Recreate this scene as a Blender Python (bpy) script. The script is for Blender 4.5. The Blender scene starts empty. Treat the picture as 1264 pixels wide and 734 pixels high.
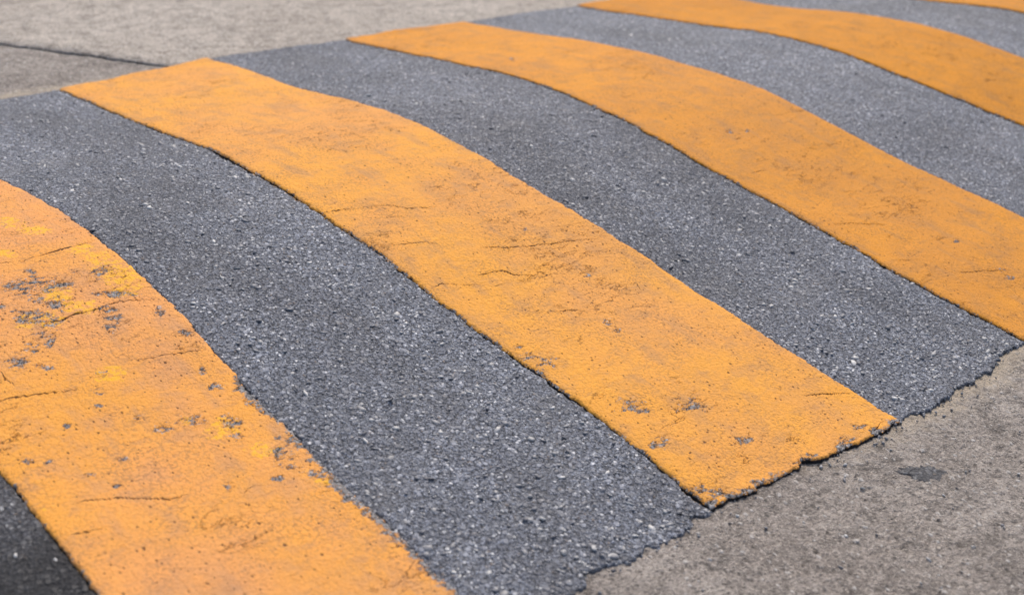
import bpy, math, random
import numpy as np
from mathutils import Matrix, Vector

random.seed(7)
rng = np.random.default_rng(7)
scene = bpy.context.scene
COL = scene.collection

# ------------------------------------------------------------------ camera
# World axes: X runs along the hump (across the road), Y across the hump (the way cars go), Z up, metres.
cam_data = bpy.data.cameras.new("camera")
cam_data.sensor_width = 36.0
cam_data.lens = 45.92
cam_data.clip_start = 0.02
cam_data.clip_end = 3000.0
cam_data.dof.use_dof = True
cam_data.dof.focus_distance = 2.02
cam_data.dof.aperture_fstop = 3.8
cam = bpy.data.objects.new("camera", cam_data)
COL.objects.link(cam)
ax = Vector((0.752438, -0.655502, 0.064453))
ay = Vector((0.253725, 0.37876, 0.890036))
az = Vector((-0.607833, -0.653344, 0.451311))
m3 = Matrix((ax, ay, az)).transposed()
cam.matrix_world = Matrix.Translation((0.0, 0.0, 1.0)) @ m3.to_4x4()
scene.camera = cam

# ------------------------------------------------------------------ light: thin bright overcast, sun veiled ahead of the camera
SUN_EL, SUN_AZ = math.radians(52), math.radians(48)     # azimuth clockwise from +Y
world = bpy.data.worlds.new("World")
scene.world = world
world.use_nodes = True
wt = world.node_tree
sky = wt.nodes.new("ShaderNodeTexSky")
sky.sky_type = 'NISHITA'
sky.sun_disc = False
sky.sun_elevation = SUN_EL
sky.sun_rotation = SUN_AZ
sky.air_density = 1.0
sky.dust_density = 4.0
sky.ozone_density = 1.0
bg = wt.nodes["Background"]
wt.links.new(sky.outputs[0], bg.inputs[0])
bg.inputs[1].default_value = 0.13
sun_data = bpy.data.lights.new("sun", 'SUN')
sun_data.energy = 1.5
sun_data.angle = math.radians(14)
sun_data.color = (1.0, 0.94, 0.86)
sun = bpy.data.objects.new("sun", sun_data)
COL.objects.link(sun)
sd = Vector((math.sin(SUN_AZ) * math.cos(SUN_EL), math.cos(SUN_AZ) * math.cos(SUN_EL), math.sin(SUN_EL)))
sun.rotation_euler = sd.to_track_quat('Z', 'Y').to_euler()
sun.location = sd * 20

scene.view_settings.view_transform = 'Standard'
scene.view_settings.look = 'None'
scene.view_settings.gamma = 1.0
scene.view_settings.use_curve_mapping = False
scene.view_settings.exposure = 0.43
scene.render.engine = 'CYCLES'
scene.cycles.max_bounces = 4
scene.cycles.use_denoising = True
scene.cycles.denoiser = 'OPENIMAGEDENOISE'
scene.cycles.denoising_input_passes = 'RGB_ALBEDO_NORMAL'
scene.cycles.denoising_prefilter = 'ACCURATE'

# ------------------------------------------------------------------ measured plan of the place (metres)
EDGE_AL = [[0.4452,1.3701],[0.4464,1.2803],[0.4477,1.1963],[0.4488,1.1115]]
EDGE_AR = [[0.7729,2.1746],[0.7847,2.0385],[0.7877,1.9175],[0.7907,1.7881],[0.7884,1.6931],[0.7944,1.6354],[0.7897,1.5461],[0.7897,1.4606],[0.7841,1.4068],[0.7839,1.3426],[0.785,1.2731],[0.7818,1.1483],[0.781,1.0455],[0.7836,0.9889],[0.7823,0.8991]]
EDGE_BL = [[1.1633,2.8017],[1.1568,2.624],[1.1499,2.4429],[1.1505,2.3014],[1.1528,2.1728],[1.1483,2.0211],[1.1505,1.9293],[1.1502,1.8045],[1.1518,1.675],[1.158,1.5834],[1.1573,1.442],[1.1616,1.3852],[1.1603,1.2983],[1.1648,1.2025],[1.1691,1.1138],[1.1701,1.0329],[1.167,0.9504],[1.1605,0.8927],[1.163,0.8411]]
EDGE_BR = [[1.5607,2.8628],[1.5884,2.7663],[1.5712,2.5752],[1.5599,2.4091],[1.5739,2.2916],[1.5697,2.1646],[1.567,2.0372],[1.5614,1.9319],[1.559,1.8341],[1.5576,1.7587],[1.5517,1.6876],[1.5521,1.5899],[1.5547,1.4976],[1.562,1.4346],[1.5647,1.3502],[1.5626,1.2652],[1.5588,1.1759],[1.558,1.1052],[1.5534,1.0062],[1.5641,0.9442],[1.5605,0.8921],[1.5595,0.8245]]
EDGE_CL = [[1.9755,2.851],[1.9852,2.6461],[1.9924,2.413],[2.0001,2.2489],[1.9887,2.1307],[1.9824,2.0339],[1.9637,1.8761],[1.9619,1.7919],[1.9477,1.6305],[1.9447,1.5103],[1.9561,1.4058],[1.9575,1.2678],[1.9459,1.1233],[1.9407,1.0319],[1.9566,0.9305],[1.958,0.8415]]
EDGE_CR = [[2.3717,2.8078],[2.3809,2.5641],[2.4222,2.337],[2.3991,2.161],[2.3832,2.0221],[2.387,1.9117],[2.3962,1.7952],[2.3876,1.6689],[2.3753,1.544],[2.3808,1.445],[2.3869,1.3368],[2.3965,1.1916],[2.3908,1.0916]]
EDGE_DL = [[2.8031,2.8225],[2.7988,2.668],[2.8213,2.4136],[2.8295,2.2236],[2.8254,2.0823],[2.8243,1.9909],[2.8356,1.8352],[2.8214,1.7192],[2.8319,1.6212],[2.8369,1.5157],[2.8667,1.3669]]
EDGE_DR = [[3.2144,2.5323],[3.2043,2.3272],[3.2399,2.1613],[3.2573,2.0345],[3.2874,1.9033],[3.2851,1.765],[3.2862,1.6148]]
EDGE_EL = [[3.5914,2.1153],[3.6574,1.9907],[3.7192,1.8606]]
FRONT = [[0.8789,0.8268],[0.9212,0.8298],[0.9582,0.8399],[0.9975,0.8302],[1.0318,0.8285],[1.0881,0.8256],[1.1084,0.8232],[1.1291,0.8375],[1.1631,0.8409],[1.2223,0.8313],[1.2716,0.8299],[1.337,0.8325],[1.4065,0.8221],[1.4623,0.8204],[1.5162,0.8161],[1.5545,0.8211],[1.5859,0.8209],[1.6642,0.808],[1.7144,0.8253],[1.8139,0.8137],[1.8798,0.8349],[1.9358,0.836]]
BACK = [[1.0233,2.8198],[1.1705,2.8209],[1.3811,2.8421],[1.5623,2.8657],[1.6266,2.8737],[1.7635,2.8637],[1.9755,2.851],[2.1698,2.8457],[2.3866,2.8256],[2.4352,2.8293],[2.5799,2.8338],[2.7595,2.814]]
CR_A = [[[0.5884,1.8337],[0.6307,1.8169],[0.6599,1.807],[0.6949,1.8096],[0.7575,1.8131],[0.7758,1.8135]],[[0.5998,1.6295],[0.6408,1.6236],[0.6626,1.6271],[0.691,1.6263],[0.7216,1.6298],[0.7527,1.623],[0.7811,1.6109]],[[0.6699,1.4929],[0.7048,1.4821],[0.7356,1.478],[0.778,1.4632]],[[0.521,1.5507],[0.5188,1.5281],[0.5228,1.5037]],[[0.4654,1.4931],[0.4945,1.4874],[0.515,1.4855],[0.5383,1.4819],[0.5645,1.4742],[0.5911,1.4663]],[[0.482,1.2648],[0.5071,1.2599],[0.5357,1.2488],[0.5695,1.2262],[0.5911,1.2124],[0.6146,1.2096]],[[0.4588,1.2142],[0.4831,1.2095],[0.5014,1.206]],[[0.6665,1.1734],[0.676,1.1798],[0.6883,1.1781]],[[0.737,1.1319],[0.7669,1.1192]],[[0.7883,1.7735],[0.8409,1.7882]],[[0.5365,1.4013],[0.5541,1.4043]]]
CR_B = [[[1.1533,1.7291],[1.1868,1.7262],[1.2233,1.7128],[1.2571,1.7046],[1.2723,1.6966],[1.2916,1.6715],[1.3497,1.6536]],[[1.4364,1.6146],[1.48,1.6138]],[[1.1631,1.5813],[1.2153,1.5697],[1.2482,1.5604],[1.2624,1.5388]],[[1.3217,1.5064],[1.3909,1.4737],[1.4394,1.4578],[1.4891,1.4489],[1.5381,1.4307]],[[1.2519,1.4425],[1.3076,1.4335],[1.3148,1.4136],[1.3493,1.3952]],[[1.157,1.4417],[1.1935,1.4465],[1.2221,1.4267],[1.2478,1.4167]],[[1.2584,1.402],[1.2824,1.3997]],[[1.5332,0.8307],[1.509,0.8238],[1.4905,0.8264]],[[1.2988,1.9599],[1.3474,1.9609]],[[1.3831,1.889],[1.3963,1.8758]],[[1.4646,1.3137],[1.486,1.2964],[1.473,1.2742]],[[1.5605,0.8921],[1.5406,0.9079],[1.5098,0.923],[1.4719,0.9398]],[[1.295,1.2991],[1.3217,1.2898],[1.3493,1.2717]]]
CR_C = [[[2.0068,1.4845],[2.034,1.486],[2.0615,1.4789]],[[1.9752,1.2679],[2.0243,1.2531],[2.0942,1.2089]],[[1.9598,1.1207],[2.0246,1.0944]],[[2.2891,1.2909],[2.3042,1.2754]],[[2.0504,1.0296],[2.1455,0.9911]],[[2.194,2.7317],[2.2323,2.7266]]]
W_A = [[0.6396,1.7267,0.0216,-0.0123,0.0077,0.0178],[0.6345,1.6871,0.0068,-0.0038,0.0037,0.0084],[0.6485,1.6613,0.0078,-0.0043,0.0055,0.0122],[0.6054,1.6505,0.0133,-0.0074,0.006,0.0139],[0.6211,1.6297,0.0133,-0.0074,0.0052,0.0117],[0.6056,1.6028,0.0094,-0.0052,0.0033,0.0075],[0.6038,1.5807,0.0047,-0.0026,0.0058,0.0129],[0.7048,1.5907,0.0078,-0.0043,0.0033,0.0067],[0.6898,1.5704,0.0058,-0.0032,0.0037,0.0074],[0.7074,1.6188,0.0089,-0.0049,0.0029,0.0059],[0.6801,1.7065,0.009,-0.005,0.003,0.0065],[0.7341,1.6499,0.0182,-0.0099,0.0036,0.0072],[0.744,1.7178,0.0072,-0.004,0.0065,0.0136],[0.6532,1.7611,0.006,-0.0035,0.004,0.0094],[0.7104,1.734,0.003,-0.0017,0.0026,0.0057],[0.5826,1.6908,0.0047,-0.0027,0.0021,0.0051],[0.5505,1.5553,0.0118,-0.0064,0.0052,0.0121],[0.5751,1.5809,0.0073,-0.0041,0.0032,0.0073],[0.5745,1.5257,0.0045,-0.0024,0.0022,0.005],[0.7486,1.3827,0.0085,-0.0046,0.0027,0.0046],[0.6092,1.4497,0.0063,-0.0034,0.0022,0.0046],[0.6306,1.4817,0.0056,-0.0029,0.0023,0.0048],[0.7747,1.5118,0.005,-0.0026,0.0029,0.0052],[0.7511,1.4242,0.0039,-0.002,0.0027,0.0048],[0.7681,1.5782,0.004,-0.0022,0.0051,0.0096],[0.6893,1.3358,0.0135,-0.0078,0.0042,0.0075],[0.6466,1.341,0.0079,-0.0046,0.0024,0.0044],[0.7289,1.3087,0.0072,-0.0043,0.0053,0.0091],[0.7184,1.2786,0.0062,-0.0037,0.0035,0.0059],[0.7463,1.2175,0.007,-0.0043,0.0054,0.0086],[0.7557,1.2037,0.0044,-0.0027,0.0027,0.0043],[0.7433,1.1879,0.0077,-0.0049,0.0022,0.0035],[0.7645,1.1591,0.0095,-0.006,0.0036,0.0054],[0.7183,1.1787,0.0059,-0.0037,0.0026,0.0041],[0.6308,1.3787,0.0053,-0.003,0.0023,0.0045],[0.5986,1.421,0.0036,-0.0019,0.0015,0.003],[0.7628,1.2496,0.0045,-0.0027,0.0018,0.0029],[0.5793,1.3106,0.005,-0.003,0.0014,0.0029],[0.477,1.362,0.0041,-0.0024,0.0015,0.0035],[0.498,1.3516,0.0033,-0.0019,0.0016,0.0035],[0.6598,1.1987,0.0041,-0.0026,0.0032,0.0055],[0.5467,1.4047,0.0034,-0.0019,0.0014,0.0029],[0.548,1.2693,0.004,-0.0025,0.0014,0.0028],[0.6077,1.7314,0.0039,-0.0022,0.0018,0.0044],[0.5294,1.3024,0.0041,-0.0025,0.0013,0.0028]]
W_Y = [[0.6635,1.6891,0.0158,-0.0088,0.0087,0.0192],[0.6729,1.6427,0.0176,-0.0097,0.0066,0.0141],[0.7518,1.7981,0.0114,-0.0068,0.0072,0.0155],[0.7574,1.7511,0.0135,-0.0077,0.0104,0.0216],[0.7674,1.6935,0.0228,-0.0125,0.0133,0.0267],[0.7524,1.6557,0.0183,-0.01,0.0084,0.0168],[0.5965,1.6434,0.0094,-0.0053,0.0068,0.0157],[0.7333,1.2355,0.014,-0.0087,0.0062,0.0101],[0.7616,1.1419,0.0077,-0.0048,0.0036,0.0053],[0.6794,1.3415,0.0054,-0.0031,0.0033,0.006],[0.6417,1.4758,0.0149,-0.0079,0.0072,0.0144],[0.6238,1.6306,0.0153,-0.0085,0.007,0.0156],[0.7121,1.3025,0.0125,-0.0074,0.0087,0.015],[0.4546,1.27,0.0038,-0.0024,0.0012,0.0027],[0.7003,1.9569,0.0145,-0.0102,0.0067,0.0167],[0.6503,1.8405,0.009,-0.0057,0.0044,0.0107],[0.7203,1.9029,0.0166,-0.011,0.0065,0.0153]]
W_B = [[1.3559,1.232,0.0069,-0.004,0.0052,0.0053],[1.3513,1.2073,0.0069,-0.004,0.0043,0.0043],[1.1842,1.2135,0.015,-0.0088,0.0059,0.0066],[1.1895,1.1903,0.0106,-0.0063,0.0044,0.0049],[1.1819,1.2477,0.0054,-0.0031,0.003,0.0034],[1.2219,1.0537,0.0116,-0.0067,0.0085,0.0084],[1.2299,1.0337,0.0084,-0.0049,0.0035,0.0034],[1.3016,1.0077,0.014,-0.0081,0.0074,0.0068],[1.1903,0.9666,0.0091,-0.0053,0.0066,0.0063],[1.206,0.9737,0.0051,-0.003,0.004,0.0038],[1.1761,0.8702,0.0078,-0.0047,0.005,0.0045],[1.1844,0.8558,0.0097,-0.0059,0.0063,0.0056],[1.1816,0.8389,0.0077,-0.0047,0.0037,0.0033],[1.4905,0.8379,0.0078,-0.0045,0.005,0.0036],[1.3396,0.8346,0.0091,-0.0057,0.0029,0.0023],[1.2904,0.8381,0.0081,-0.0049,0.0028,0.0023],[1.3149,0.9103,0.0095,-0.0055,0.0058,0.0049],[1.4474,0.8309,0.0079,-0.0056,0.0048,0.0036],[1.3684,0.8358,0.0084,-0.005,0.003,0.0023],[1.1976,0.8386,0.0117,-0.0071,0.0038,0.0033],[1.5714,1.2772,0.0052,-0.0028,0.0031,0.0029],[1.2409,1.1183,0.0043,-0.0025,0.0022,0.0023],[1.4269,1.3532,0.0038,-0.0019,0.0027,0.0028],[1.4276,1.5136,0.004,-0.0019,0.0028,0.0032]]
W_C = [[2.1282,0.9707,0.0076,-0.0039,0.0056,0.0033],[2.1426,0.9945,0.0061,-0.0031,0.0057,0.0034],[2.1185,1.6403,0.0069,-0.0032,0.005,0.0044],[2.1586,1.1021,0.0046,-0.0024,0.0045,0.0029],[1.9385,0.9402,0.0056,-0.003,0.0036,0.0023],[2.1099,2.3299,0.0055,-0.0058,0.01,0.0113],[2.1619,1.625,0.0053,-0.0024,0.0051,0.0044]]
TAR = [[1.4523,0.7425],[1.467,0.7417],[1.4849,0.7337],[1.4988,0.7164],[1.5116,0.7023],[1.4991,0.6919],[1.4817,0.6925],[1.4675,0.7028],[1.4596,0.7132],[1.446,0.7278]]
JOINT = [[1.1948,3.2451],[1.2745,3.1376],[1.3391,3.047],[1.403,2.9575],[1.4746,2.8644]]
PROFILE = np.array([0.0, 0.0289, 0.05125, 0.084, 0.1015, 0.094, 0.06298, 0.03302, 0.0])
V0, V1 = 0.8304, 2.8375

# ------------------------------------------------------------------ numpy noise
def _hash(ix, iy, seed):
    h = (ix.astype(np.int64) * 374761393 + iy.astype(np.int64) * 668265263 + seed * 974634777) & 0xFFFFFFFF
    h = ((h ^ (h >> 13)) * 1274126177) & 0xFFFFFFFF
    h = (h ^ (h >> 16)) & 0xFFFFFFFF
    return h / 2147483648.0 - 1.0

def noise(x, y, seed=0):
    x, y = np.broadcast_arrays(np.asarray(x, float), np.asarray(y, float))
    ix, iy = np.floor(x), np.floor(y)
    fx, fy = x - ix, y - iy
    fx, fy = fx * fx * (3 - 2 * fx), fy * fy * (3 - 2 * fy)
    a, b = _hash(ix, iy, seed), _hash(ix + 1, iy, seed)
    c, d = _hash(ix, iy + 1, seed), _hash(ix + 1, iy + 1, seed)
    return (a * (1 - fx) + b * fx) * (1 - fy) + (c * (1 - fx) + d * fx) * fy

def fbm(x, y, seed=0, octaves=3):
    r, a = 0.0, 1.0
    for o in range(octaves):
        r = r + a * noise(np.asarray(x) * 2 ** o, np.asarray(y) * 2 ** o, seed + 17 * o)
        a *= 0.5
    return r

def smooth(a, b, x):
    t = np.clip((x - a) / (b - a), 0, 1)
    return t * t * (3 - 2 * t)

# ------------------------------------------------------------------ the hump's surface
def hermite(t):
    h = PROFILE
    n = len(h)
    x = np.clip(t, 0, 1) * (n - 1)
    i = np.clip(x.astype(int), 0, n - 2)
    w = x - i
    m = np.zeros(n)
    m[1:-1] = (h[2:] - h[:-2]) / 2
    m[0], m[-1] = h[1] - h[0], h[-1] - h[-2]
    return ((2 * w**3 - 3 * w**2 + 1) * h[i] + (w**3 - 2 * w * w + w) * m[i]
            + (-2 * w**3 + 3 * w * w) * h[i + 1] + (w**3 - w * w) * m[i + 1])

def surface(u, v):
    t = (v - V0) / (V1 - V0)
    tc = np.clip(t, 0, 1)
    win = np.sqrt(np.clip(4 * tc * (1 - tc), 0, 1))
    return (hermite(t) + 0.0026 * np.exp(-tc / 0.02) + 0.003 * np.exp(-(1 - tc) / 0.02)
            + 0.0035 * win * noise(u * 3.1, v * 3.4, 5) + 0.0012 * noise(u * 14, v * 14, 6))

def polyline_fn(pts, axis, sigma):
    p = np.array(pts, float)
    p = p[np.argsort(p[:, axis])]
    lo, hi = p[0, axis] - 1.0, p[-1, axis] + 1.0
    g = np.arange(lo, hi, 0.004)
    y = np.interp(g, p[:, axis], p[:, 1 - axis])
    if sigma > 0:
        k = np.exp(-0.5 * (np.arange(-60, 61) * 0.004 / sigma) ** 2)
        k /= k.sum()
        y = np.convolve(np.pad(y, 60, mode='edge'), k, mode='valid')
    return lambda q: np.interp(q, g, y)

edge_curve = {}
for key, pts in (('AL', EDGE_AL), ('AR', EDGE_AR), ('BL', EDGE_BL), ('BR', EDGE_BR), ('CL', EDGE_CL), ('CR', EDGE_CR),
                 ('DL', EDGE_DL), ('DR', EDGE_DR), ('EL', EDGE_EL)):
    edge_curve[key] = polyline_fn(pts, 1, 0.045)
for key, x in (('ZL', -0.36), ('ZR', 0.05), ('ER', 4.13), ('FL', 4.55), ('FR', 4.98), ('START', -0.8), ('END', 5.4)):
    edge_curve[key] = (lambda xx: (lambda v: np.full(np.shape(v), xx)))(x)
SEED = {k: i * 31 + 3 for i, k in enumerate(edge_curve)}

def edge(key, v):
    s = SEED[key]
    return (edge_curve[key](v) + 0.0028 * noise(v * 22, 0.3, s) + 0.0016 * noise(v * 70, 0.7, s + 1)
            + 0.0009 * noise(v * 210, 0.1, s + 2))

front_fn, back_fn = polyline_fn(FRONT, 0, 0.0), polyline_fn(BACK, 0, 0.02)

def front(u, rough):
    bite = noise(u * 31, 0.2, 88)
    bite = np.where(bite > 0.25, bite - 0.25, 0.0) * 0.022          # angular bites where the edge has broken away
    return (front_fn(u) + rough * (bite + 0.005 * noise(u * 24, 0.2, 91) + 0.0045 * noise(u * 75, 0.4, 92)
                                   + 0.0034 * noise(u * 170, 0.6, 93) + 0.0026 * noise(u * 340, 0.6, 94)))

def back(u):
    return back_fn(u) + 0.004 * noise(u * 18, 0.2, 95) + 0.002 * noise(u * 80, 0.2, 96)

# ------------------------------------------------------------------ node helper
class NT:
    def __init__(self, name):
        self.mat = bpy.data.materials.new(name)
        self.mat.use_nodes = True
        self.t = self.mat.node_tree
        self.t.nodes.clear()
        self.out = self.n("ShaderNodeOutputMaterial")
        self.co = self.n("ShaderNodeTexCoord").outputs["Object"]
    def n(self, typ, **kw):
        nd = self.t.nodes.new(typ)
        for k, v in kw.items():
            setattr(nd, k, v)
        return nd
    def put(self, sock, val):
        if isinstance(val, bpy.types.NodeSocket):
            self.t.links.new(val, sock)
        elif val is not None:
            sock.default_value = val
    def math(self, op, a, b=None, c=None, clamp=False):
        nd = self.n("ShaderNodeMath", operation=op, use_clamp=clamp)
        self.put(nd.inputs[0], a); self.put(nd.inputs[1], b); self.put(nd.inputs[2], c)
        return nd.outputs[0]
    def add(self, a, b): return self.math('ADD', a, b)
    def mul(self, a, b): return self.math('MULTIPLY', a, b)
    def step(self, x, lo, hi, a=0.0, b=1.0):
        nd = self.n("ShaderNodeMapRange", interpolation_type='SMOOTHSTEP')
        self.put(nd.inputs[0], x); self.put(nd.inputs[1], lo); self.put(nd.inputs[2], hi); self.put(nd.inputs[3], a); self.put(nd.inputs[4], b)
        return nd.outputs[0]
    def scaled(self, sx, sy, sz=None, rot=0.0):
        nd = self.n("ShaderNodeMapping")
        self.put(nd.inputs[0], self.co)
        nd.inputs["Rotation"].default_value = (0, 0, rot)
        nd.inputs["Scale"].default_value = (sx, sy, sz or sx)
        return nd.outputs[0]
    def noise(self, scale, detail=3.0, rough=0.55, vec=None, col=False):
        nd = self.n("ShaderNodeTexNoise")
        self.put(nd.inputs["Vector"], vec or self.co)
        nd.inputs["Scale"].default_value = scale
        nd.inputs["Detail"].default_value = detail
        nd.inputs["Roughness"].default_value = rough
        return nd.outputs["Color" if col else "Fac"]
    def voro(self, scale, vec=None, feature='F1', rnd=1.0):
        nd = self.n("ShaderNodeTexVoronoi", feature=feature, voronoi_dimensions='2D')
        self.put(nd.inputs["Vector"], vec or self.co)
        nd.inputs["Scale"].default_value = scale
        nd.inputs["Randomness"].default_value = rnd
        return nd.outputs["Distance"], (nd.outputs["Color"] if feature == 'F1' else None)
    def sep(self, col):
        nd = self.n("ShaderNodeSeparateColor")
        self.put(nd.inputs[0], col)
        return nd.outputs
    def mix(self, f, a, b, mode='MIX'):
        nd = self.n("ShaderNodeMix", data_type='RGBA', blend_type=mode)
        self.put(nd.inputs[0], f)
        for i, v in ((6, a), (7, b)):
            self.put(nd.inputs[i], v if isinstance(v, bpy.types.NodeSocket) else (*v, 1.0))
        return nd.outputs[2]
    def ramp(self, f, stops, const=False):
        nd = self.n("ShaderNodeValToRGB")
        self.put(nd.inputs[0], f)
        cr = nd.color_ramp
        if const:
            cr.interpolation = 'CONSTANT'
        while len(cr.elements) < len(stops):
            cr.elements.new(0.5)
        for e, (p, c) in zip(cr.elements, stops):
            e.position = p
            e.color = (*c, 1.0) if not isinstance(c, float) else (c, c, c, 1.0)
        return nd.outputs[0]
    def attr(self, name):
        return self.n("ShaderNodeAttribute", attribute_name=name).outputs["Fac"]
    def finish(self, color, rough, height=None, spec=0.4, both=True):
        b = self.n("ShaderNodeBsdfPrincipled")
        self.put(b.inputs["Base Color"], color)
        self.put(b.inputs["Roughness"], rough)
        self.put(b.inputs["Specular IOR Level"], spec)
        self.t.links.new(b.outputs[0], self.out.inputs[0])
        if height is not None:
            d = self.n("ShaderNodeDisplacement")
            self.put(d.inputs["Height"], height)
            d.inputs["Midlevel"].default_value = 0.0
            d.inputs["Scale"].default_value = 1.0
            self.t.links.new(d.outputs[0], self.out.inputs["Displacement"])
            self.mat.displacement_method = 'BOTH' if both else 'BUMP'
        return self.mat

def stones(q, grey_lo, grey_hi, white):
    """worn aggregate in bitumen: returns colour, height in metres"""
    warp = q.n("ShaderNodeVectorMath", operation='MULTIPLY_ADD')
    q.put(warp.inputs[0], q.noise(90, 2, 0.5, col=True))
    warp.inputs[1].default_value = (0.006, 0.006, 0.006)
    q.put(warp.inputs[2], q.co)
    vec = warp.outputs[0]
    d1, c1 = q.voro(215, vec)
    d2, c2 = q.voro(460, vec)
    d3, c3 = q.voro(105, vec)
    r1, r2, r3 = q.sep(c1), q.sep(c2), q.sep(c3)
    h1 = q.mul(q.step(d1, 0.70, 0.25), q.add(0.35, q.mul(r1[1], 0.65)))
    h2 = q.mul(q.step(d2, 0.70, 0.2), q.add(0.3, q.mul(r2[1], 0.7)))
    big = q.math('GREATER_THAN', r3[0], 0.72)
    h3 = q.mul(q.step(d3, 0.5, 0.3), big)
    h = q.math('MAXIMUM', q.add(q.mul(h1, 0.62), q.mul(h2, 0.38)), q.mul(h3, 0.85))
    tone = q.add(q.mul(r1[0], 0.45), q.mul(r2[0], 0.55))
    tone = q.mix(q.mul(h3, 0.7), tone, r3[2])
    base = q.ramp(tone, [(0.0, grey_lo), (0.45, tuple(0.55 * a + 0.45 * b for a, b in zip(grey_lo, grey_hi))), (0.8, grey_hi),
                         (1.0, tuple(min(1, a * 1.7) for a in grey_hi))])
    w1 = q.mul(q.math('GREATER_THAN', r1[2], 0.958), q.step(d1, 0.55, 0.3))
    w2 = q.mul(q.math('GREATER_THAN', r2[2], 0.955), q.step(d2, 0.55, 0.3))
    w = q.math('MAXIMUM', w1, q.mul(w2, 0.75))
    base = q.mix(w, base, white)
    tan = q.mul(q.math('GREATER_THAN', r1[1], 0.985), q.step(d1, 0.5, 0.3))
    base = q.mix(q.mul(tan, 0.6), base, (0.22, 0.15, 0.09))
    pores = q.step(h, 0.34, 0.08)
    base = q.mix(q.mul(pores, 0.82), base, (0.012, 0.012, 0.014))  # dark bitumen between stones; the colour also carries occlusion shade in the crevices
    return base, q.mul(q.add(h, -0.5), 0.0030), h

def asphalt_material(name, lo, hi, white, tar=0.0, relief=1.0):
    q = NT(name)
    col, hgt, h = stones(q, lo, hi, white)
    big = q.noise(5.0, 4, 0.6)
    col = q.mix(q.step(big, 0.35, 0.72, 0.0, 0.35), col, tuple(0.55 * c for c in lo))
    dust = q.noise(9.0, 5, 0.65)
    col = q.mix(q.mul(q.step(dust, 0.48, 0.72), 0.28), col, (0.20, 0.19, 0.185))
    mott = q.noise(95, 4, 0.75)
    col = q.mix(q.step(mott, 0.52, 0.68, 0.0, 0.45), col, (0.30, 0.31, 0.335))
    col = q.mix(q.step(mott, 0.46, 0.34, 0.0, 0.5), col, (0.045, 0.046, 0.052))
    track = q.noise(3.4, 3, 0.55, vec=q.scaled(1.6, 0.5, 1.0, 0.0))
    col = q.mix(q.step(track, 0.42, 0.66, 0.0, 0.30), col, (0.055, 0.052, 0.055))
    if tar:
        t = q.step(q.add(q.attr("tar"), q.mul(q.noise(26, 4, 0.6), 0.5)), 0.55, 0.9)
        col = q.mix(q.mul(t, tar), col, (0.007, 0.007, 0.009))
    spill = q.step(q.add(q.attr("spill"), q.mul(q.noise(95, 3, 0.6), 0.9)), 1.12, 1.2)
    col = q.mix(q.mul(spill, 0.8), col, (0.55, 0.30, 0.06))
    grain = q.noise(700, 3, 0.7)
    hgt = q.mul(q.add(hgt, q.mul(q.add(grain, -0.5), 0.0007)), relief)
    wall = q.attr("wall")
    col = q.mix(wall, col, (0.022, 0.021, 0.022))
    rough = q.step(h, 0.1, 0.8, 0.78, 0.55)
    return q.finish(col, rough, hgt, 0.42)

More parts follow.
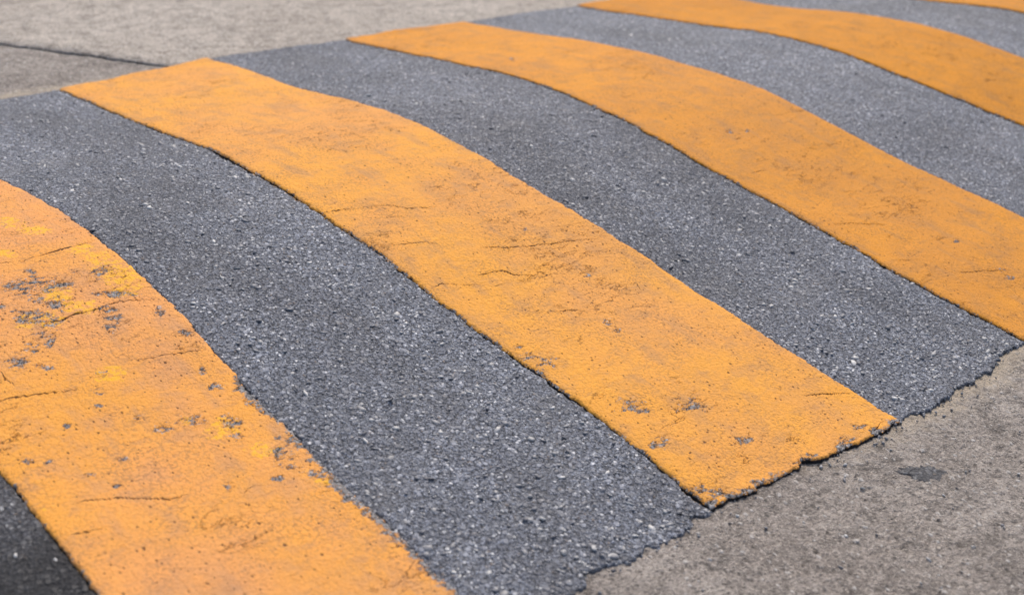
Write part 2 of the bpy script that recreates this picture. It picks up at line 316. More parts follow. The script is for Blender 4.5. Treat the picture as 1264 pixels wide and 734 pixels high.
def paint_material(name, fresh, aged, dirty, pits=1.0):
    q = NT(name)
    big = q.noise(3.2, 4, 0.6)
    mid = q.noise(17, 5, 0.65)
    streak = q.noise(30, 4, 0.6, vec=q.scaled(1.0, 0.28, 1.0, 0.35))
    col = q.mix(q.step(big, 0.36, 0.64), fresh, aged)
    col = q.mix(q.mul(q.step(mid, 0.46, 0.72), 0.52), col, dirty)
    col = q.mix(q.mul(q.step(streak, 0.5, 0.72), 0.45), col, tuple(0.8 * c + 0.03 for c in dirty))
    fine = q.noise(240, 3, 0.7)
    col = q.mix(q.mul(q.step(fine, 0.52, 0.74), 0.30), col, tuple(0.55 * c for c in dirty))
    st, sh, h = stones(q, (0.19, 0.18, 0.175), (0.36, 0.345, 0.335), (0.45, 0.45, 0.45))
    grime = q.step(q.noise(11, 5, 0.7), 0.40, 0.66)
    col = q.mix(q.mul(q.step(h, 0.42, 0.10), q.add(0.10, q.mul(grime, 0.42))), col, tuple(0.5 * c for c in dirty))
    rub = q.noise(46, 5, 0.72, vec=q.scaled(0.55, 1.1, 1.0, 0.5))
    col = q.mix(q.mul(q.step(rub, 0.50, 0.70), 0.38), col, tuple(0.72 * c + 0.02 for c in dirty))
    yel = q.step(q.add(q.attr("halo"), q.mul(q.add(q.noise(110, 5, 0.75), -0.5), 3.4)), 0.30, 0.55)
    col = q.mix(q.mul(yel, 0.7), col, (0.88, 0.46, 0.025))
    # pinholes and pocks, in drifts
    drift = q.step(q.noise(6.5, 4, 0.6), 0.42, 0.68)
    dp, cp = q.voro(165, q.scaled(1.0, 0.62, 1.0, 0.7))
    rp = q.sep(cp)
    pock = q.mul(q.step(dp, q.add(0.05, q.mul(rp[1], 0.30)), 0.02), q.math('GREATER_THAN', q.add(rp[0], q.mul(drift, 0.30 * pits)), 0.93))
    dq, cq = q.voro(60, q.scaled(1.0, 0.75, 1.0, 0.3))
    rq = q.sep(cq)
    pock2 = q.mul(q.step(q.add(dq, q.mul(q.add(q.noise(300, 2, 0.6), -0.5), 0.25)), q.add(0.06, q.mul(rq[1], 0.12)), 0.03),
                  q.math('GREATER_THAN', q.add(rq[0], q.mul(drift, 0.10)), 0.97))
    hole = q.math('MAXIMUM', pock, pock2)
    # hairline crazing
    cn = q.noise(9.0, 5, 0.62, vec=q.scaled(0.8, 2.2, 1.0, 0.55))
    craze = q.mul(q.step(q.math('ABSOLUTE', q.add(cn, -0.47)), 0.0060, 0.0012), q.step(q.noise(7, 3, 0.6), 0.53, 0.60))
    cd = q.add(q.attr("crack_side"), q.add(q.mul(q.add(q.noise(130, 4, 0.65), -0.5), 0.0040), q.mul(q.add(q.noise(34, 3, 0.6), -0.5), 0.0095)))
    cw = q.mul(q.attr("crack"), q.step(q.noise(60, 3, 0.6), 0.32, 0.58, 0.35, 1.0))
    crack = q.mul(q.step(q.math('ABSOLUTE', cd), q.mul(cw, 0.0026), q.mul(cw, 0.0008)), q.step(cw, 0.05, 0.22))
    crack = q.math('MAXIMUM', crack, q.mul(craze, 0.6))
    # worn through to the asphalt
    n1 = q.noise(105, 5, 0.72, vec=q.scaled(0.6, 1.0, 1.0, 0.5))
    n2 = q.noise(420, 3, 0.7)
    wear = q.step(q.add(q.mul(q.attr("wear"), 0.62), q.add(q.mul(q.add(n1, -0.5), 2.9), q.mul(q.add(n2, -0.5), 1.2))), 0.22, 0.46)
    col = q.mix(q.mul(hole, 0.85), col, (0.085, 0.05, 0.035))
    col = q.mix(wear, col, st)
    col = q.mix(q.mul(crack, 0.9), col, (0.035, 0.022, 0.015))
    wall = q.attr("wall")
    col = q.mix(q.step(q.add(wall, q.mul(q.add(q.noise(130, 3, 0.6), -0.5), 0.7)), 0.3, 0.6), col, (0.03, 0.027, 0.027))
    intact = q.math('SUBTRACT', 1.0, wear)
    hgt = q.mul(intact, 0.0016)
    hgt = q.add(hgt, q.mul(q.add(q.noise(330, 4, 0.7), -0.5), 0.0004))
    hgt = q.add(hgt, q.mul(q.add(q.noise(70, 3, 0.6), -0.5), 0.0009))
    hgt = q.add(hgt, q.mul(q.add(h, -0.5), 0.0009))
    hgt = q.add(hgt, q.mul(wear, q.mul(sh, 0.8)))
    hgt = q.add(hgt, q.mul(hole, -0.0013))
    hgt = q.add(hgt, q.mul(crack, -0.0030))
    return q.finish(col, 0.7, hgt, 0.14)

def concrete_material(name, lo, hi, warm, speck=1.0, relief=1.0):
    q = NT(name)
    a = q.noise(2.3, 5, 0.62)
    b = q.noise(14, 5, 0.68)
    c = q.noise(60, 5, 0.75)
    col = q.mix(q.step(a, 0.32, 0.68), lo, hi)
    col = q.mix(q.mul(q.step(b, 0.42, 0.66), 0.65), col, tuple(0.58 * x for x in lo))
    col = q.mix(q.mul(q.step(c, 0.48, 0.66), 0.55), col, tuple(min(1, 1.35 * x) for x in hi))
    e = q.noise(30, 5, 0.74, vec=q.scaled(0.9, 1.1, 1.0, 0.4))
    col = q.mix(q.mul(q.step(e, 0.50, 0.64), 0.72), col, tuple(0.42 * x for x in lo))
    gr = q.noise(170, 4, 0.78)
    col = q.mix(q.mul(q.step(gr, 0.53, 0.63), 0.75), col, tuple(0.38 * x for x in lo))  # low grain darker, raised grain lighter: dirt plus relief shading put into the colour
    col = q.mix(q.mul(q.step(gr, 0.46, 0.36), 0.60), col, tuple(min(1, 1.55 * x) for x in hi))
    pk = q.noise(19, 5, 0.78, vec=q.scaled(0.7, 1.2, 1.0, 0.5))
    col = q.mix(q.mul(q.step(pk, 0.60, 0.68), 0.70), col, tuple(0.36 * x for x in lo))
    stain = q.noise(6.0, 5, 0.7)
    col = q.mix(q.mul(q.step(stain, 0.56, 0.74), 0.45), col, tuple(0.45 * x for x in lo))
    d1, c1 = q.voro(80, q.scaled(1.0, 0.8, 1.0, 0.5))
    r1 = q.sep(c1)
    s1 = q.step(q.add(d1, q.mul(q.add(q.noise(260, 3, 0.7), -0.5), 0.35)), q.add(0.12, q.mul(r1[1], 0.26)), 0.08)
    light = q.mul(s1, q.math('GREATER_THAN', r1[0], 0.80))
    dark = q.mul(s1, q.math('LESS_THAN', r1[0], 0.14))
    d2, c2 = q.voro(300)
    r2 = q.sep(c2)
    sand = q.mul(q.step(d2, 0.6, 0.2), q.add(r2[0], -0.5))
    col = q.mix(q.mul(light, 0.85 * speck), col, (0.56, 0.52, 0.48))
    col = q.mix(q.mul(dark, 0.65 * speck), col, (0.05, 0.046, 0.044))
    col = q.mix(q.step(sand, 0.1, 0.45, 0.0, 0.45 * speck), col, tuple(min(1, 1.6 * x) for x in hi))
    col = q.mix(q.step(sand, -0.1, -0.45, 0.0, 0.55 * speck), col, tuple(0.4 * x for x in lo))
    dust = q.step(q.add(q.attr("dust"), q.mul(q.add(q.noise(40, 4, 0.65), -0.5), 1.0)), 0.3, 0.95)
    col = q.mix(q.mul(dust, 0.7), col, warm)
    pit = q.step(q.noise(55, 4, 0.65), 0.64, 0.72)
    col = q.mix(q.mul(pit, 0.75 * speck), col, tuple(0.35 * x for x in lo))  # dirt in the pits, with their shade also painted into the colour
    hgt = q.mul(q.add(b, -0.5), 0.0085 * relief)
    hgt = q.add(hgt, q.mul(q.add(gr, -0.5), -0.0045 * relief))
    hgt = q.add(hgt, q.mul(q.add(e, -0.5), -0.0085 * relief))
    hgt = q.add(hgt, q.mul(q.add(c, -0.5), 0.0065 * relief))
    hgt = q.add(hgt, q.mul(sand, 0.0018 * relief))
    hgt = q.add(hgt, q.mul(light, 0.0016 * relief))
    hgt = q.add(hgt, q.mul(pit, -0.0026 * relief))
    return q.finish(col, 0.8, hgt, 0.3)

def plain_material(name, a, b, scale, rough=0.8, relief=0.001):
    q = NT(name)
    n = q.noise(scale, 5, 0.65)
    return q.finish(q.mix(q.step(n, 0.3, 0.7), a, b), rough, q.mul(n, relief), 0.35, both=False)

def chip_material():
    q = NT("stone_chip")
    s = q.attr("shade")
    col = q.ramp(s, [(0.0, (0.07, 0.07, 0.08)), (0.5, (0.20, 0.20, 0.215)), (0.8, (0.42, 0.41, 0.40)), (1.0, (0.72, 0.70, 0.67))])
    return q.finish(q.mix(q.mul(q.noise(500, 3, 0.6), 0.4), col, (0.12, 0.12, 0.13)), 0.5, None, 0.5)

M_ASPH = asphalt_material("worn_asphalt", (0.074, 0.080, 0.098), (0.262, 0.280, 0.328), (0.72, 0.72, 0.73))
M_TAR = asphalt_material("tarry_asphalt", (0.030, 0.030, 0.035), (0.11, 0.112, 0.127), (0.45, 0.45, 0.45), tar=0.85)
M_PALE = paint_material("sun_bleached_yellow_paint", (0.80, 0.350, 0.058), (0.76, 0.335, 0.100), (0.56, 0.285, 0.135), 1.0)
M_MID = paint_material("yellow_road_paint", (0.79, 0.352, 0.052), (0.73, 0.325, 0.076), (0.49, 0.255, 0.105), 1.0)
M_RICH = paint_material("rich_yellow_road_paint", (0.70, 0.285, 0.026), (0.63, 0.258, 0.034), (0.43, 0.205, 0.060), 0.9)
M_DEEP = paint_material("deep_yellow_road_paint", (0.64, 0.245, 0.006), (0.56, 0.215, 0.009), (0.40, 0.175, 0.025), 0.6)
M_CONC_A = concrete_material("weathered_brown_concrete", (0.265, 0.226, 0.193), (0.370, 0.325, 0.283), (0.50, 0.41, 0.30), 1.0, 1.0)
M_CONC_B = concrete_material("pale_grey_concrete", (0.42, 0.363, 0.305), (0.54, 0.478, 0.41), (0.40, 0.35, 0.28), 0.9, 1.0)
M_BASE = plain_material("bitumen_base", (0.012, 0.012, 0.013), (0.028, 0.027, 0.027), 60)
M_SEAL = plain_material("joint_dirt", (0.010, 0.009, 0.008), (0.035, 0.03, 0.025), 40)
M_GROUND = plain_material("dusty_ground", (0.20, 0.185, 0.16), (0.30, 0.27, 0.235), 1.2, 0.9, 0.01)
M_CHIP = chip_material()
M_SMEAR = asphalt_material("trodden_asphalt", (0.022, 0.022, 0.026), (0.060, 0.061, 0.070), (0.12, 0.12, 0.12), relief=0.35)

# ------------------------------------------------------------------ mesh helpers
def mesh_from_arrays(name, co, quads, attrs, mat, parent=None, smooth_shade=True, origin=(0, 0, 0)):
    co = np.asarray(co, np.float32) - np.asarray(origin, np.float32)
    k = quads.shape[1]
    me = bpy.data.meshes.new(name)
    me.vertices.add(len(co))
    me.vertices.foreach_set("co", co.ravel())
    me.loops.add(quads.size)
    me.loops.foreach_set("vertex_index", quads.astype(np.int32).ravel())
    me.polygons.add(len(quads))
    me.polygons.foreach_set("loop_start", np.arange(0, quads.size, k, dtype=np.int32))
    me.update(calc_edges=True)
    me.validate()
    if smooth_shade:
        me.polygons.foreach_set("use_smooth", np.ones(len(me.polygons), bool))
    for an, arr in attrs.items():
        at = me.attributes.new(an, 'FLOAT', 'POINT')
        at.data.foreach_set("value", np.asarray(arr, np.float32).ravel())
    me.materials.append(mat)
    o = bpy.data.objects.new(name, me)
    COL.objects.link(o)
    if parent is not None:
        o.parent = parent
    else:
        o.location = origin
    return o

def grid_quads(nu, nv):
    i = np.arange(nu * nv).reshape(nu, nv)
    return np.stack([i[:-1, :-1], i[1:, :-1], i[1:, 1:], i[:-1, 1:]], -1).reshape(-1, 4)

def ring_grid(U, V, Z, rings):
    """pad a grid all round with rings of (outward shift, z drop); returns arrays and a wall mask"""
    W = np.zeros_like(Z)
    for (shift, drop, wall) in rings:
        U = np.pad(U, 1, mode='edge'); V = np.pad(V, 1, mode='edge'); Z = np.pad(Z, 1, mode='edge'); W = np.pad(W, 1, mode='edge')
        U[0, :] -= shift; U[-1, :] += shift; V[:, 0] -= shift; V[:, -1] += shift
        for s in (np.s_[0, :], np.s_[-1, :], np.s_[1:-1, 0], np.s_[1:-1, -1]):
            Z[s] -= drop
            W[s] = wall
    return U, V, Z, W

def graded(lo, hi, a, b):
    """positions from lo to hi with steps growing from a to b"""
    out, x = [lo], lo
    while x < hi:
        x += a + (b - a) * (x - lo) / (hi - lo)
        out.append(x)
    out = np.array(out)
    return lo + (out - lo) * (hi - lo) / (out[-1] - lo)

def seg_dist(px, py, pts):
    best = np.full(px.shape, 1e3)
    for (x0, y0), (x1, y1) in zip(pts[:-1], pts[1:]):
        dx, dy = x1 - x0, y1 - y0
        t = np.clip(((px - x0) * dx + (py - y0) * dy) / (dx * dx + dy * dy + 1e-12), 0, 1)
        best = np.minimum(best, np.hypot(px - x0 - t * dx, py - y0 - t * dy))
    return best

def blob_field(U, V, blobs, grow=1.0):
    f = np.full(U.shape, -1.0)
    for (cx, cy, ax_, ay_, bx_, by_) in blobs:
        det = ax_ * by_ - ay_ * bx_
        r0 = 3.2 * grow * max(math.hypot(ax_, ay_), math.hypot(bx_, by_))
        m = (np.abs(U - cx) < r0) & (np.abs(V - cy) < r0)
        if not m.any():
            continue
        du, dv = U[m] - cx, V[m] - cy
        a = (du * by_ - dv * bx_) / det
        b = (-du * ay_ + dv * ax_) / det
        f[m] = np.maximum(f[m], 1.0 - np.sqrt(a * a + b * b) / grow)
    return f

# ------------------------------------------------------------------ setting: ground sheet and concrete slabs
def plane(name, x0, y0, x1, y1, z, mat):
    co = np.array([[x0, y0, z], [x1, y0, z], [x1, y1, z], [x0, y1, z]])
    return mesh_from_arrays(name, co, np.array([[0, 1, 2, 3]]), {}, mat)

g = plane("ground", -800, -800, 800, 800, -0.06, M_GROUND)
g['kind'] = 'structure'
g['label'] = 'dusty bare ground under and beyond the concrete slabs'

jp = np.array(JOINT)
J_DIR = (jp[-1] - jp[0]) / np.linalg.norm(jp[-1] - jp[0])
J_P = jp.mean(0)
def joint_u(v):
    return J_P[0] + (v - J_P[1]) * J_DIR[0] / J_DIR[1]

def axis_from(parts):
    out = [np.array([parts[0][0]])]
    for lo, hi, st in parts:
        n = max(1, int(round((hi - lo) / st)))
        out.append(np.linspace(lo, hi, n + 1)[1:])
    return np.concatenate(out)

def slab(name, label, mat, side, s_axis, v_axis):
    gap = 0.015
    S, V = np.meshgrid(s_axis, v_axis, indexing='ij')
    lip = 0.0035 * noise(V * 19, 0.5 + side, 41) + 0.002 * noise(V * 70, 0.5 + side, 42)
    U = joint_u(V) + side * (gap + S + lip * np.exp(-S / 0.02))
    Z = -0.0045 * np.exp(-S / 0.006) + 0.0025 * noise(U * 1.7, V * 1.7, 44)
    if side > 0:
        U, V, Z = U[:, ::-1], V[:, ::-1], Z[:, ::-1]
    else:
        pass
    U, V, Z, W = ring_grid(U, V, Z, [(0.001, 0.003, 0.0), (0.0, 0.055, 0.0)])
    dist = np.abs(V - front_fn(np.clip(U, 0.88, 1.93)))
    dust = np.exp(-dist / 0.05) * smooth(1.0, 1.7, U) * (V < 1.0)
    dust = np.maximum(dust, 0.8 * np.exp(-np.abs(V - V1) / 0.05) * (V > 2.0))
    q = grid_quads(*U.shape)
    if side < 0:
        q = q[:, ::-1]
    else:
        q = q[:, ::1]
    o = mesh_from_arrays(name, np.stack([U, V, Z], -1).reshape(-1, 3), q, {"dust": dust}, mat)
    me = o.data
    if me.polygons[len(me.polygons) // 2].normal.z < 0:
        me.flip_normals()
    o['kind'] = 'structure'
    o['label'] = label
    return o

slab("concrete_slab", "brown grey weathered concrete slab in front of the hump and left of the joint", M_CONC_A, -1,
     axis_from([(0, 0.6, 0.012), (0.6, 0.95, 0.02), (0.95, 2.9, 0.004), (2.9, 9, 0.25)]),
     axis_from([(-7, 0.1, 0.25), (0.1, 0.86, 0.004), (0.86, 2.7, 0.08), (2.7, 3.6, 0.01), (3.6, 11, 0.25)]))
slab("concrete_slab", "pale grey concrete slab behind the hump, right of the dark joint", M_CONC_B, 1,
     axis_from([(0, 0.5, 0.02), (0.5, 3.5, 0.03), (3.5, 9, 0.25)]),
     axis_from([(-7, 2.6, 0.25), (2.6, 6.5, 0.025), (6.5, 11, 0.25)]))
# dirt packed in the joint between the slabs
jv = np.arange(-7, 11, 0.01)
JU, JV = [], []
for k in (-1, 0, 1):
    JU.append(joint_u(jv) + k * 0.026); JV.append(jv)
JU, JV = np.array(JU), np.array(JV)
JZ = -0.016 + 0.004 * noise(JV * 9, JU * 40, 51) + 0.003 * noise(JV * 45, JU * 90, 52)
o = mesh_from_arrays("joint_filler", np.stack([JU, JV, JZ], -1).reshape(-1, 3), grid_quads(*JU.shape), {}, M_SEAL)
o['kind'] = 'structure'
o['label'] = 'dark dirt packed in the joint between the two concrete slabs'

# ------------------------------------------------------------------ the speed hump
ORIGIN = (1.36, 1.83, 0.0)
hump = bpy.data.objects.new("speed_hump", None)
hump.location = ORIGIN
hump['label'] = 'asphalt speed hump with wide yellow and dark grey stripes across the concrete road'
hump['category'] = 'speed hump'
COL.objects.link(hump)

def strip_grid(kl, kr, du, dv0, dv1, inset_l=None, inset_r=None, rough=1.0):
    w = float(edge_curve[kr](np.array(1.8)) - edge_curve[kl](np.array(1.8)))
    nu = max(6, int(round(w / du)))
    a = np.linspace(0, 1, nu + 1)[:, None]
    vv = graded(V0, V1, dv0, dv1)[None, :]
    L = edge(kl, vv) + (inset_l(vv) if inset_l else 0.0)
    R = edge(kr, vv) - (inset_r(vv) if inset_r else 0.0)
    U = L + (R - L) * a
    b = (vv - V0) / (V1 - V0)
    f, k = front(U, rough), back(U)
    tear = np.exp(-b / 0.02)
    V = V0 + b * (V1 - V0) + (f - V0) * (1 - smooth(0, 0.10, b)) + (k - V1) * smooth(0.9, 1.0, b)
    return U, V, L, R

def gap_fn(seed, base):
    return lambda v: np.clip(base + 0.0030 * noise(v * 7, 0.5, seed) + 0.0026 * noise(v * 42, 0.5, seed + 1) + 0.0014 * noise(v * 120, 0.5, seed + 2), 0.0002, 0.012)

CHIP_BASE = None
def ico():
    p = (1 + 5 ** 0.5) / 2
    v = np.array([(-1, p, 0), (1, p, 0), (-1, -p, 0), (1, -p, 0), (0, -1, p), (0, 1, p), (0, -1, -p), (0, 1, -p),
                  (p, 0, -1), (p, 0, 1), (-p, 0, -1), (-p, 0, 1)], float) / math.hypot(1, p)
    f = np.array([(0, 11, 5), (0, 5, 1), (0, 1, 7), (0, 7, 10), (0, 10, 11), (1, 5, 9), (5, 11, 4), (11, 10, 2), (10, 7, 6), (7, 1, 8),
                  (3, 9, 4), (3, 4, 2), (3, 2, 6), (3, 6, 8), (3, 8, 9), (4, 9, 5), (2, 4, 11), (6, 2, 10), (8, 6, 7), (9, 8, 1)])
    return v, f

def scatter(name, pts, rmin, rmax, parent, flat, sink, shade_fn, origin=(0, 0, 0)):
    bv, bf = ico()
    n = len(pts)
    jit = 1 + 0.35 * rng.uniform(-1, 1, (n, 12, 1))
    size = rmin + (rmax - rmin) * rng.random((n, 1, 1)) ** 2.2
    sc = np.concatenate([rng.uniform(0.8, 1.6, (n, 1, 1)), rng.uniform(0.6, 1.0, (n, 1, 1)), rng.uniform(*flat, (n, 1, 1))], 2)
    p = bv[None] * jit * sc * size
    ang = rng.uniform(0, 2 * np.pi, n); tilt = rng.normal(0, 0.28, (n, 2))
    c, s = np.cos(ang)[:, None], np.sin(ang)[:, None]
    x, y, z = p[..., 0], p[..., 1], p[..., 2]
    x, y = c * x - s * y, s * x + c * y
    z = z + tilt[:, :1] * x + tilt[:, 1:] * y
    out = np.stack([x, y, z], -1)
    out += pts[:, None, :]
    out[..., 2] += (sink * size[..., 0] * sc[..., 2])
    faces = (bf[None] + 12 * np.arange(n)[:, None, None]).reshape(-1, 3)
    shade = np.repeat(shade_fn(n), 12)
    o = mesh_from_arrays(name, out.reshape(-1, 3), faces, {"shade": shade}, M_CHIP, parent, False, origin)
    o['kind'] = 'stuff'
    return o

def chip_shade(n):
    r = rng.random(n)
    return np.where(r < 0.45, 0.15 + 0.5 * rng.random(n), np.where(r < 0.85, 0.55 + 0.3 * rng.random(n), 0.85 + 0.15 * rng.random(n)))

def asphalt_strip(kl, kr, yl, yr, du, dv0, dv1, chips, mat=M_ASPH, tar=None, label=None, notch=0.0):
    sl, sr = SEED[kl] + 500, SEED[kr] + 500
    U, V, L, R = strip_grid(kl, kr, du, dv0, dv1, gap_fn(sl, 0.0026) if yl else None, (lambda v: gap_fn(sr, 0.0024)(v) + notch * np.exp(-((v - 2.06) / 0.05) ** 2)) if yr else None)
    Z = surface(U, V)
    e = np.minimum(np.where(yl, U - L, 1.0), np.where(yr, R - U, 1.0))
    Z = Z - 0.0018 * np.exp(-e / 0.005)
    spill = np.where(yr, np.exp(-(R - U) / 0.009), 0) * (0.62 + (0.22 * np.exp(-((V - 1.72) / 0.2) ** 2) if notch else 0.0))
    t = (V - V0) / (V1 - V0)
    tarf = tar(U, V) if tar else np.zeros_like(U)
    U, V, Z, W = ring_grid(U, V, Z, [(0.0010, 0.0014, 0.0), (0.0008, 0.0028, 0.3), (0.0, 0.03, 1.0)])
    spill, tarf = np.pad(spill, 3, mode='edge'), np.pad(tarf, 3, mode='edge')
    o = mesh_from_arrays("asphalt_strip", np.stack([U, V, Z], -1).reshape(-1, 3), grid_quads(*U.shape),
                         {"wall": W, "spill": spill, "tar": tarf}, mat, hump, True, ORIGIN)
    if label:
        o['label'] = label
    if chips:
        a, b = rng.random(chips), rng.random(chips) ** 1.5
        v = V0 + 0.01 + (V1 - V0 - 0.03) * b
        u0, u1 = edge(kl, v) + 0.008, edge(kr, v) - 0.010
        u = u0 + (u1 - u0) * a
        pts = np.stack([u, v, surface(u, v)], -1)
        scatter("stone_chips", pts, 0.0012, 0.0056, o, (0.3, 0.55), -0.15, chip_shade, ORIGIN)
    return o

def yellow_stripe(kl, kr, du, dv0, dv1, mat, cracks=(), wear=(), halo=(), front_wear=1.0, label=None, right_fringe=False):
    U, V, L, R = strip_grid(kl, kr, du, dv0, dv1, rough=0.55)
    e = np.minimum(U - L, R - U)
    ef = V - front(U, 0.55)
    Z = surface(U, V) + 0.0022 - 0.0018 * np.exp(-e / 0.004)
    wf = np.minimum(blob_field(U, V, wear, 1.7), 0.55)
    edge_n = fbm(U * 40, V * 40, 71, 3)
    wf = np.maximum(wf, front_wear * (1.15 - ef / 0.011 + 0.9 * edge_n) - 0.25)
    wf = np.maximum(wf, 0.35 - e / 0.004 + 0.5 * fbm(U * 30, V * 30, 73, 2))
    if right_fringe:
        wf = np.maximum(wf, 0.95 - (R - U) / 0.013 + 0.8 * fbm(U * 30, V * 30, 77, 2) - 2.0 * smooth(1.35, 1.5, V))
    hf = np.minimum(blob_field(U, V, halo, 1.7), 0.45) if len(halo) else np.full(U.shape, -1.0)
    cf, cs = np.zeros(U.shape), np.ones(U.shape)
    for ci, c in enumerate(cracks):
        pts = np.array(c, float)
        lo, hi = pts.min(0) - 0.02, pts.max(0) + 0.02
        m = (U > lo[0]) & (U < hi[0]) & (V > lo[1]) & (V < hi[1])
        if not m.any():
            continue
        d, side, along, total = np.full(m.sum(), 1.0), np.full(m.sum(), 1.0), np.zeros(m.sum()), 0.0
        for (x0, y0), (x1, y1) in zip(pts[:-1], pts[1:]):
            dx, dy = x1 - x0, y1 - y0
            ln = math.hypot(dx, dy)
            t = np.clip(((U[m] - x0) * dx + (V[m] - y0) * dy) / (ln * ln), 0, 1)
            dd = np.hypot(U[m] - x0 - t * dx, V[m] - y0 - t * dy)
            sg = np.sign((U[m] - x0) * dy - (V[m] - y0) * dx) * dd
            near = dd < d
            d, side, along = np.where(near, dd, d), np.where(near, sg, side), np.where(near, total + t * ln, along)
            total += ln
        taper = np.minimum(1, np.minimum(along, total - along) / 0.035 + 0.12)
        width = np.clip(taper * (0.62 + 0.5 * noise(along * 14, 0.5, 850 + ci)), 0, 1.2) * (d < 0.016)
        better = d < np.abs(cs[m])
        cs[m] = np.where(better, side, cs[m])
        cf[m] = np.where(better, width, cf[m])
    wf = np.clip(wf, -1, 1); hf = np.clip(hf, -1, 1)
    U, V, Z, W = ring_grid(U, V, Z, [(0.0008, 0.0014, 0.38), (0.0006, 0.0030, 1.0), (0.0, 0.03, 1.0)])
    wf, hf, cf, cs = (np.pad(x, 3, mode='edge') for x in (wf, hf, cf, cs))
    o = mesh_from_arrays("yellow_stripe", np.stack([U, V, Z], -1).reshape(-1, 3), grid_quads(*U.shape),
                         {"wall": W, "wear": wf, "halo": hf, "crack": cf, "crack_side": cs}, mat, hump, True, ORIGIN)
    if label:
        o['label'] = label
    return o

# a dark mound under everything, seen only down the cracks between the strips
bu = np.linspace(-0.79, 5.39, 120)[:, None] + np.zeros((1, 120))
bv = np.linspace(V0 + 0.03, V1 - 0.03, 120)[None, :] + np.zeros((120, 1))
BU, BV, BZ, _ = ring_grid(bu, bv, surface(bu, bv) - 0.013, [(0.0, 0.03, 1.0)])
mesh_from_arrays("bitumen_base", np.stack([BU, BV, BZ], -1).reshape(-1, 3), grid_quads(*BU.shape), {}, M_BASE, hump, True, ORIGIN)

def tar_field(u, v):
    return 1.0 - np.hypot((u - 0.42) / 0.30, (v - 1.08) / 0.32)

asphalt_strip('START', 'ZL', False, True, 0.02, 0.02, 0.02, 0)
yellow_stripe('ZL', 'ZR', 0.012, 0.012, 0.012, M_PALE)
asphalt_strip('ZR', 'AL', True, True, 0.0035, 0.0026, 0.012, 500, M_TAR, tar_field, "blackest strip, stained with tar")
yellow_stripe('AL', 'AR', 0.0022, 0.0020, 0.005, M_PALE, CR_A, W_A, W_Y, 1.0,
              "most worn stripe, chipped through to grey with brighter yellow patches", True)
asphalt_strip('AR', 'BL', True, True, 0.0026, 0.0022, 0.0045, 1900, notch=0.006)
yellow_stripe('BL', 'BR', 0.0022, 0.0020, 0.0045, M_MID, CR_B, W_B, (), 1.0)
asphalt_strip('BR', 'CL', True, True, 0.0026, 0.0024, 0.0045, 1700)
yellow_stripe('CL', 'CR', 0.0030, 0.0026, 0.0050, M_RICH, CR_C, W_C, (), 1.0)
asphalt_strip('CR', 'DL', True, True, 0.0040, 0.0036, 0.0055, 500)
yellow_stripe('DL', 'DR', 0.0040, 0.0040, 0.0055, M_DEEP)
asphalt_strip('DR', 'EL', True, True, 0.0060, 0.0060, 0.0070, 200)
yellow_stripe('EL', 'ER', 0.0070, 0.0080, 0.0080, M_DEEP)
asphalt_strip('ER', 'FL', True, True, 0.015, 0.015, 0.015, 0)
yellow_stripe('FL', 'FR', 0.015, 0.015, 0.015, M_DEEP)
asphalt_strip('FR', 'END', True, False, 0.02, 0.02, 0.02, 0)

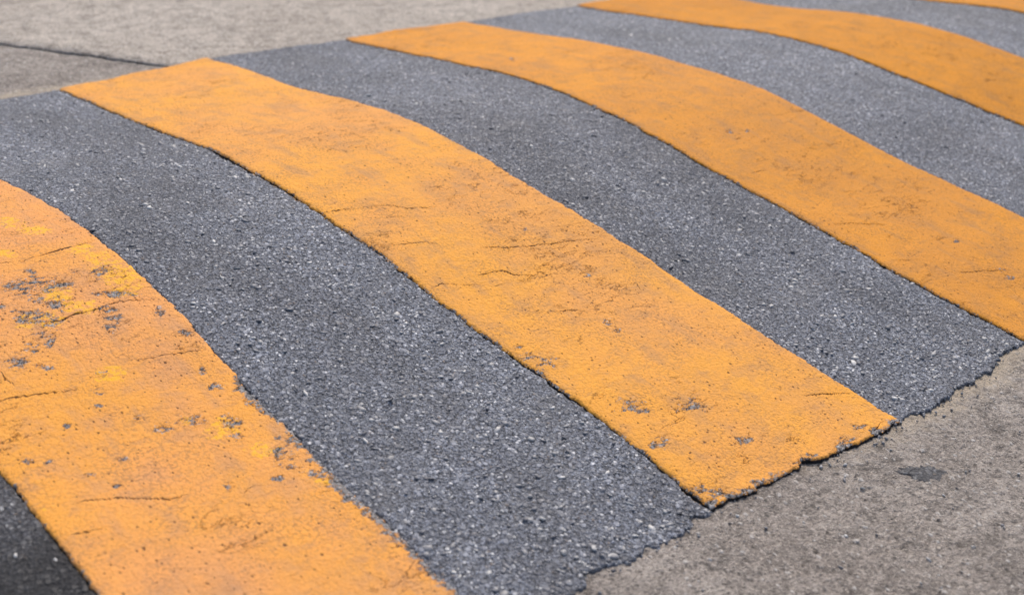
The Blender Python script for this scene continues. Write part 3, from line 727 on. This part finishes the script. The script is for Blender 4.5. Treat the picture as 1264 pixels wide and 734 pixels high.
# ------------------------------------------------------------------ small things on the concrete
# a trodden crumb of asphalt stuck to the slab beside the hump
tp = np.array(TAR)
c0 = tp.mean(0)
ang = np.linspace(0, 2 * np.pi, 72, endpoint=False)
pa = np.arctan2(tp[:, 1] - c0[1], tp[:, 0] - c0[0]); order = np.argsort(pa)
pr = np.hypot(tp[:, 1] - c0[1], tp[:, 0] - c0[0])[order]; pa = pa[order]
rad = np.interp(ang, np.concatenate([pa - 2 * np.pi, pa, pa + 2 * np.pi]), np.tile(pr, 3))
rad = rad * (1 + 0.34 * noise(ang * 4, 0.5, 61) + 0.30 * noise(ang * 11, 0.5, 62))
fr = np.array([0.02, 0.2, 0.4, 0.6, 0.78, 0.9, 1.0, 1.02])
hz = np.array([1.9, 1.8, 1.7, 1.5, 1.1, 0.6, -0.3, -4.0]) * 0.001
TU = c0[0] + np.cos(ang)[:, None] * rad[:, None] * fr
TV = c0[1] + np.sin(ang)[:, None] * rad[:, None] * fr
TZ = hz[None, :] + 0.0025 * noise(TU * 1.7, TV * 1.7, 44) + 0.0008 * noise(TU * 120, TV * 120, 63) * (fr < 0.95)
TU, TV, TZ = (np.concatenate([x, x[:1]]) for x in (TU, TV, TZ))
qd = grid_quads(*TU.shape)[:, ::-1]
patch = mesh_from_arrays("tar_patch", np.stack([TU, TV, TZ], -1).reshape(-1, 3) , qd,
                         {"wall": np.zeros(TU.size), "spill": np.zeros(TU.size), "tar": np.zeros(TU.size)}, M_SMEAR, None, True, (c0[0], c0[1], 0.0))
patch['label'] = 'small dark asphalt patch stuck on the brown concrete in front of the hump'
patch['category'] = 'asphalt patch'

# loose grit swept against the hump and strewn over the front slab
n = 170
gu = rng.uniform(0.75, 2.3, n); gv = front_fn(np.clip(gu, 0.88, 1.93)) - 0.012 - 0.45 * rng.random(n) ** 1.6
pts = np.stack([gu, gv, np.zeros(n)], -1)
o = scatter("loose_grit", pts, 0.0010, 0.0036, None, (0.4, 0.8), 0.35,
            lambda k: np.where(rng.random(k) < 0.5, 0.1 + 0.4 * rng.random(k), 0.6 + 0.35 * rng.random(k)))
o['label'] = 'loose grit strewn on the concrete along the front of the hump'

# crumbs broken off the hump's ragged front edge
n = 110
gu = rng.uniform(0.8, 2.0, n); gv = front(gu, 1.0) - 0.001 - 0.020 * rng.random(n) ** 2
o = scatter("asphalt_crumbs", np.stack([gu, gv, np.zeros(n)], -1), 0.0010, 0.0032, None, (0.5, 0.9), 0.35, lambda k: 0.3 + 0.45 * rng.random(k))
o['label'] = 'grey asphalt crumbs lying along the broken front edge of the hump'
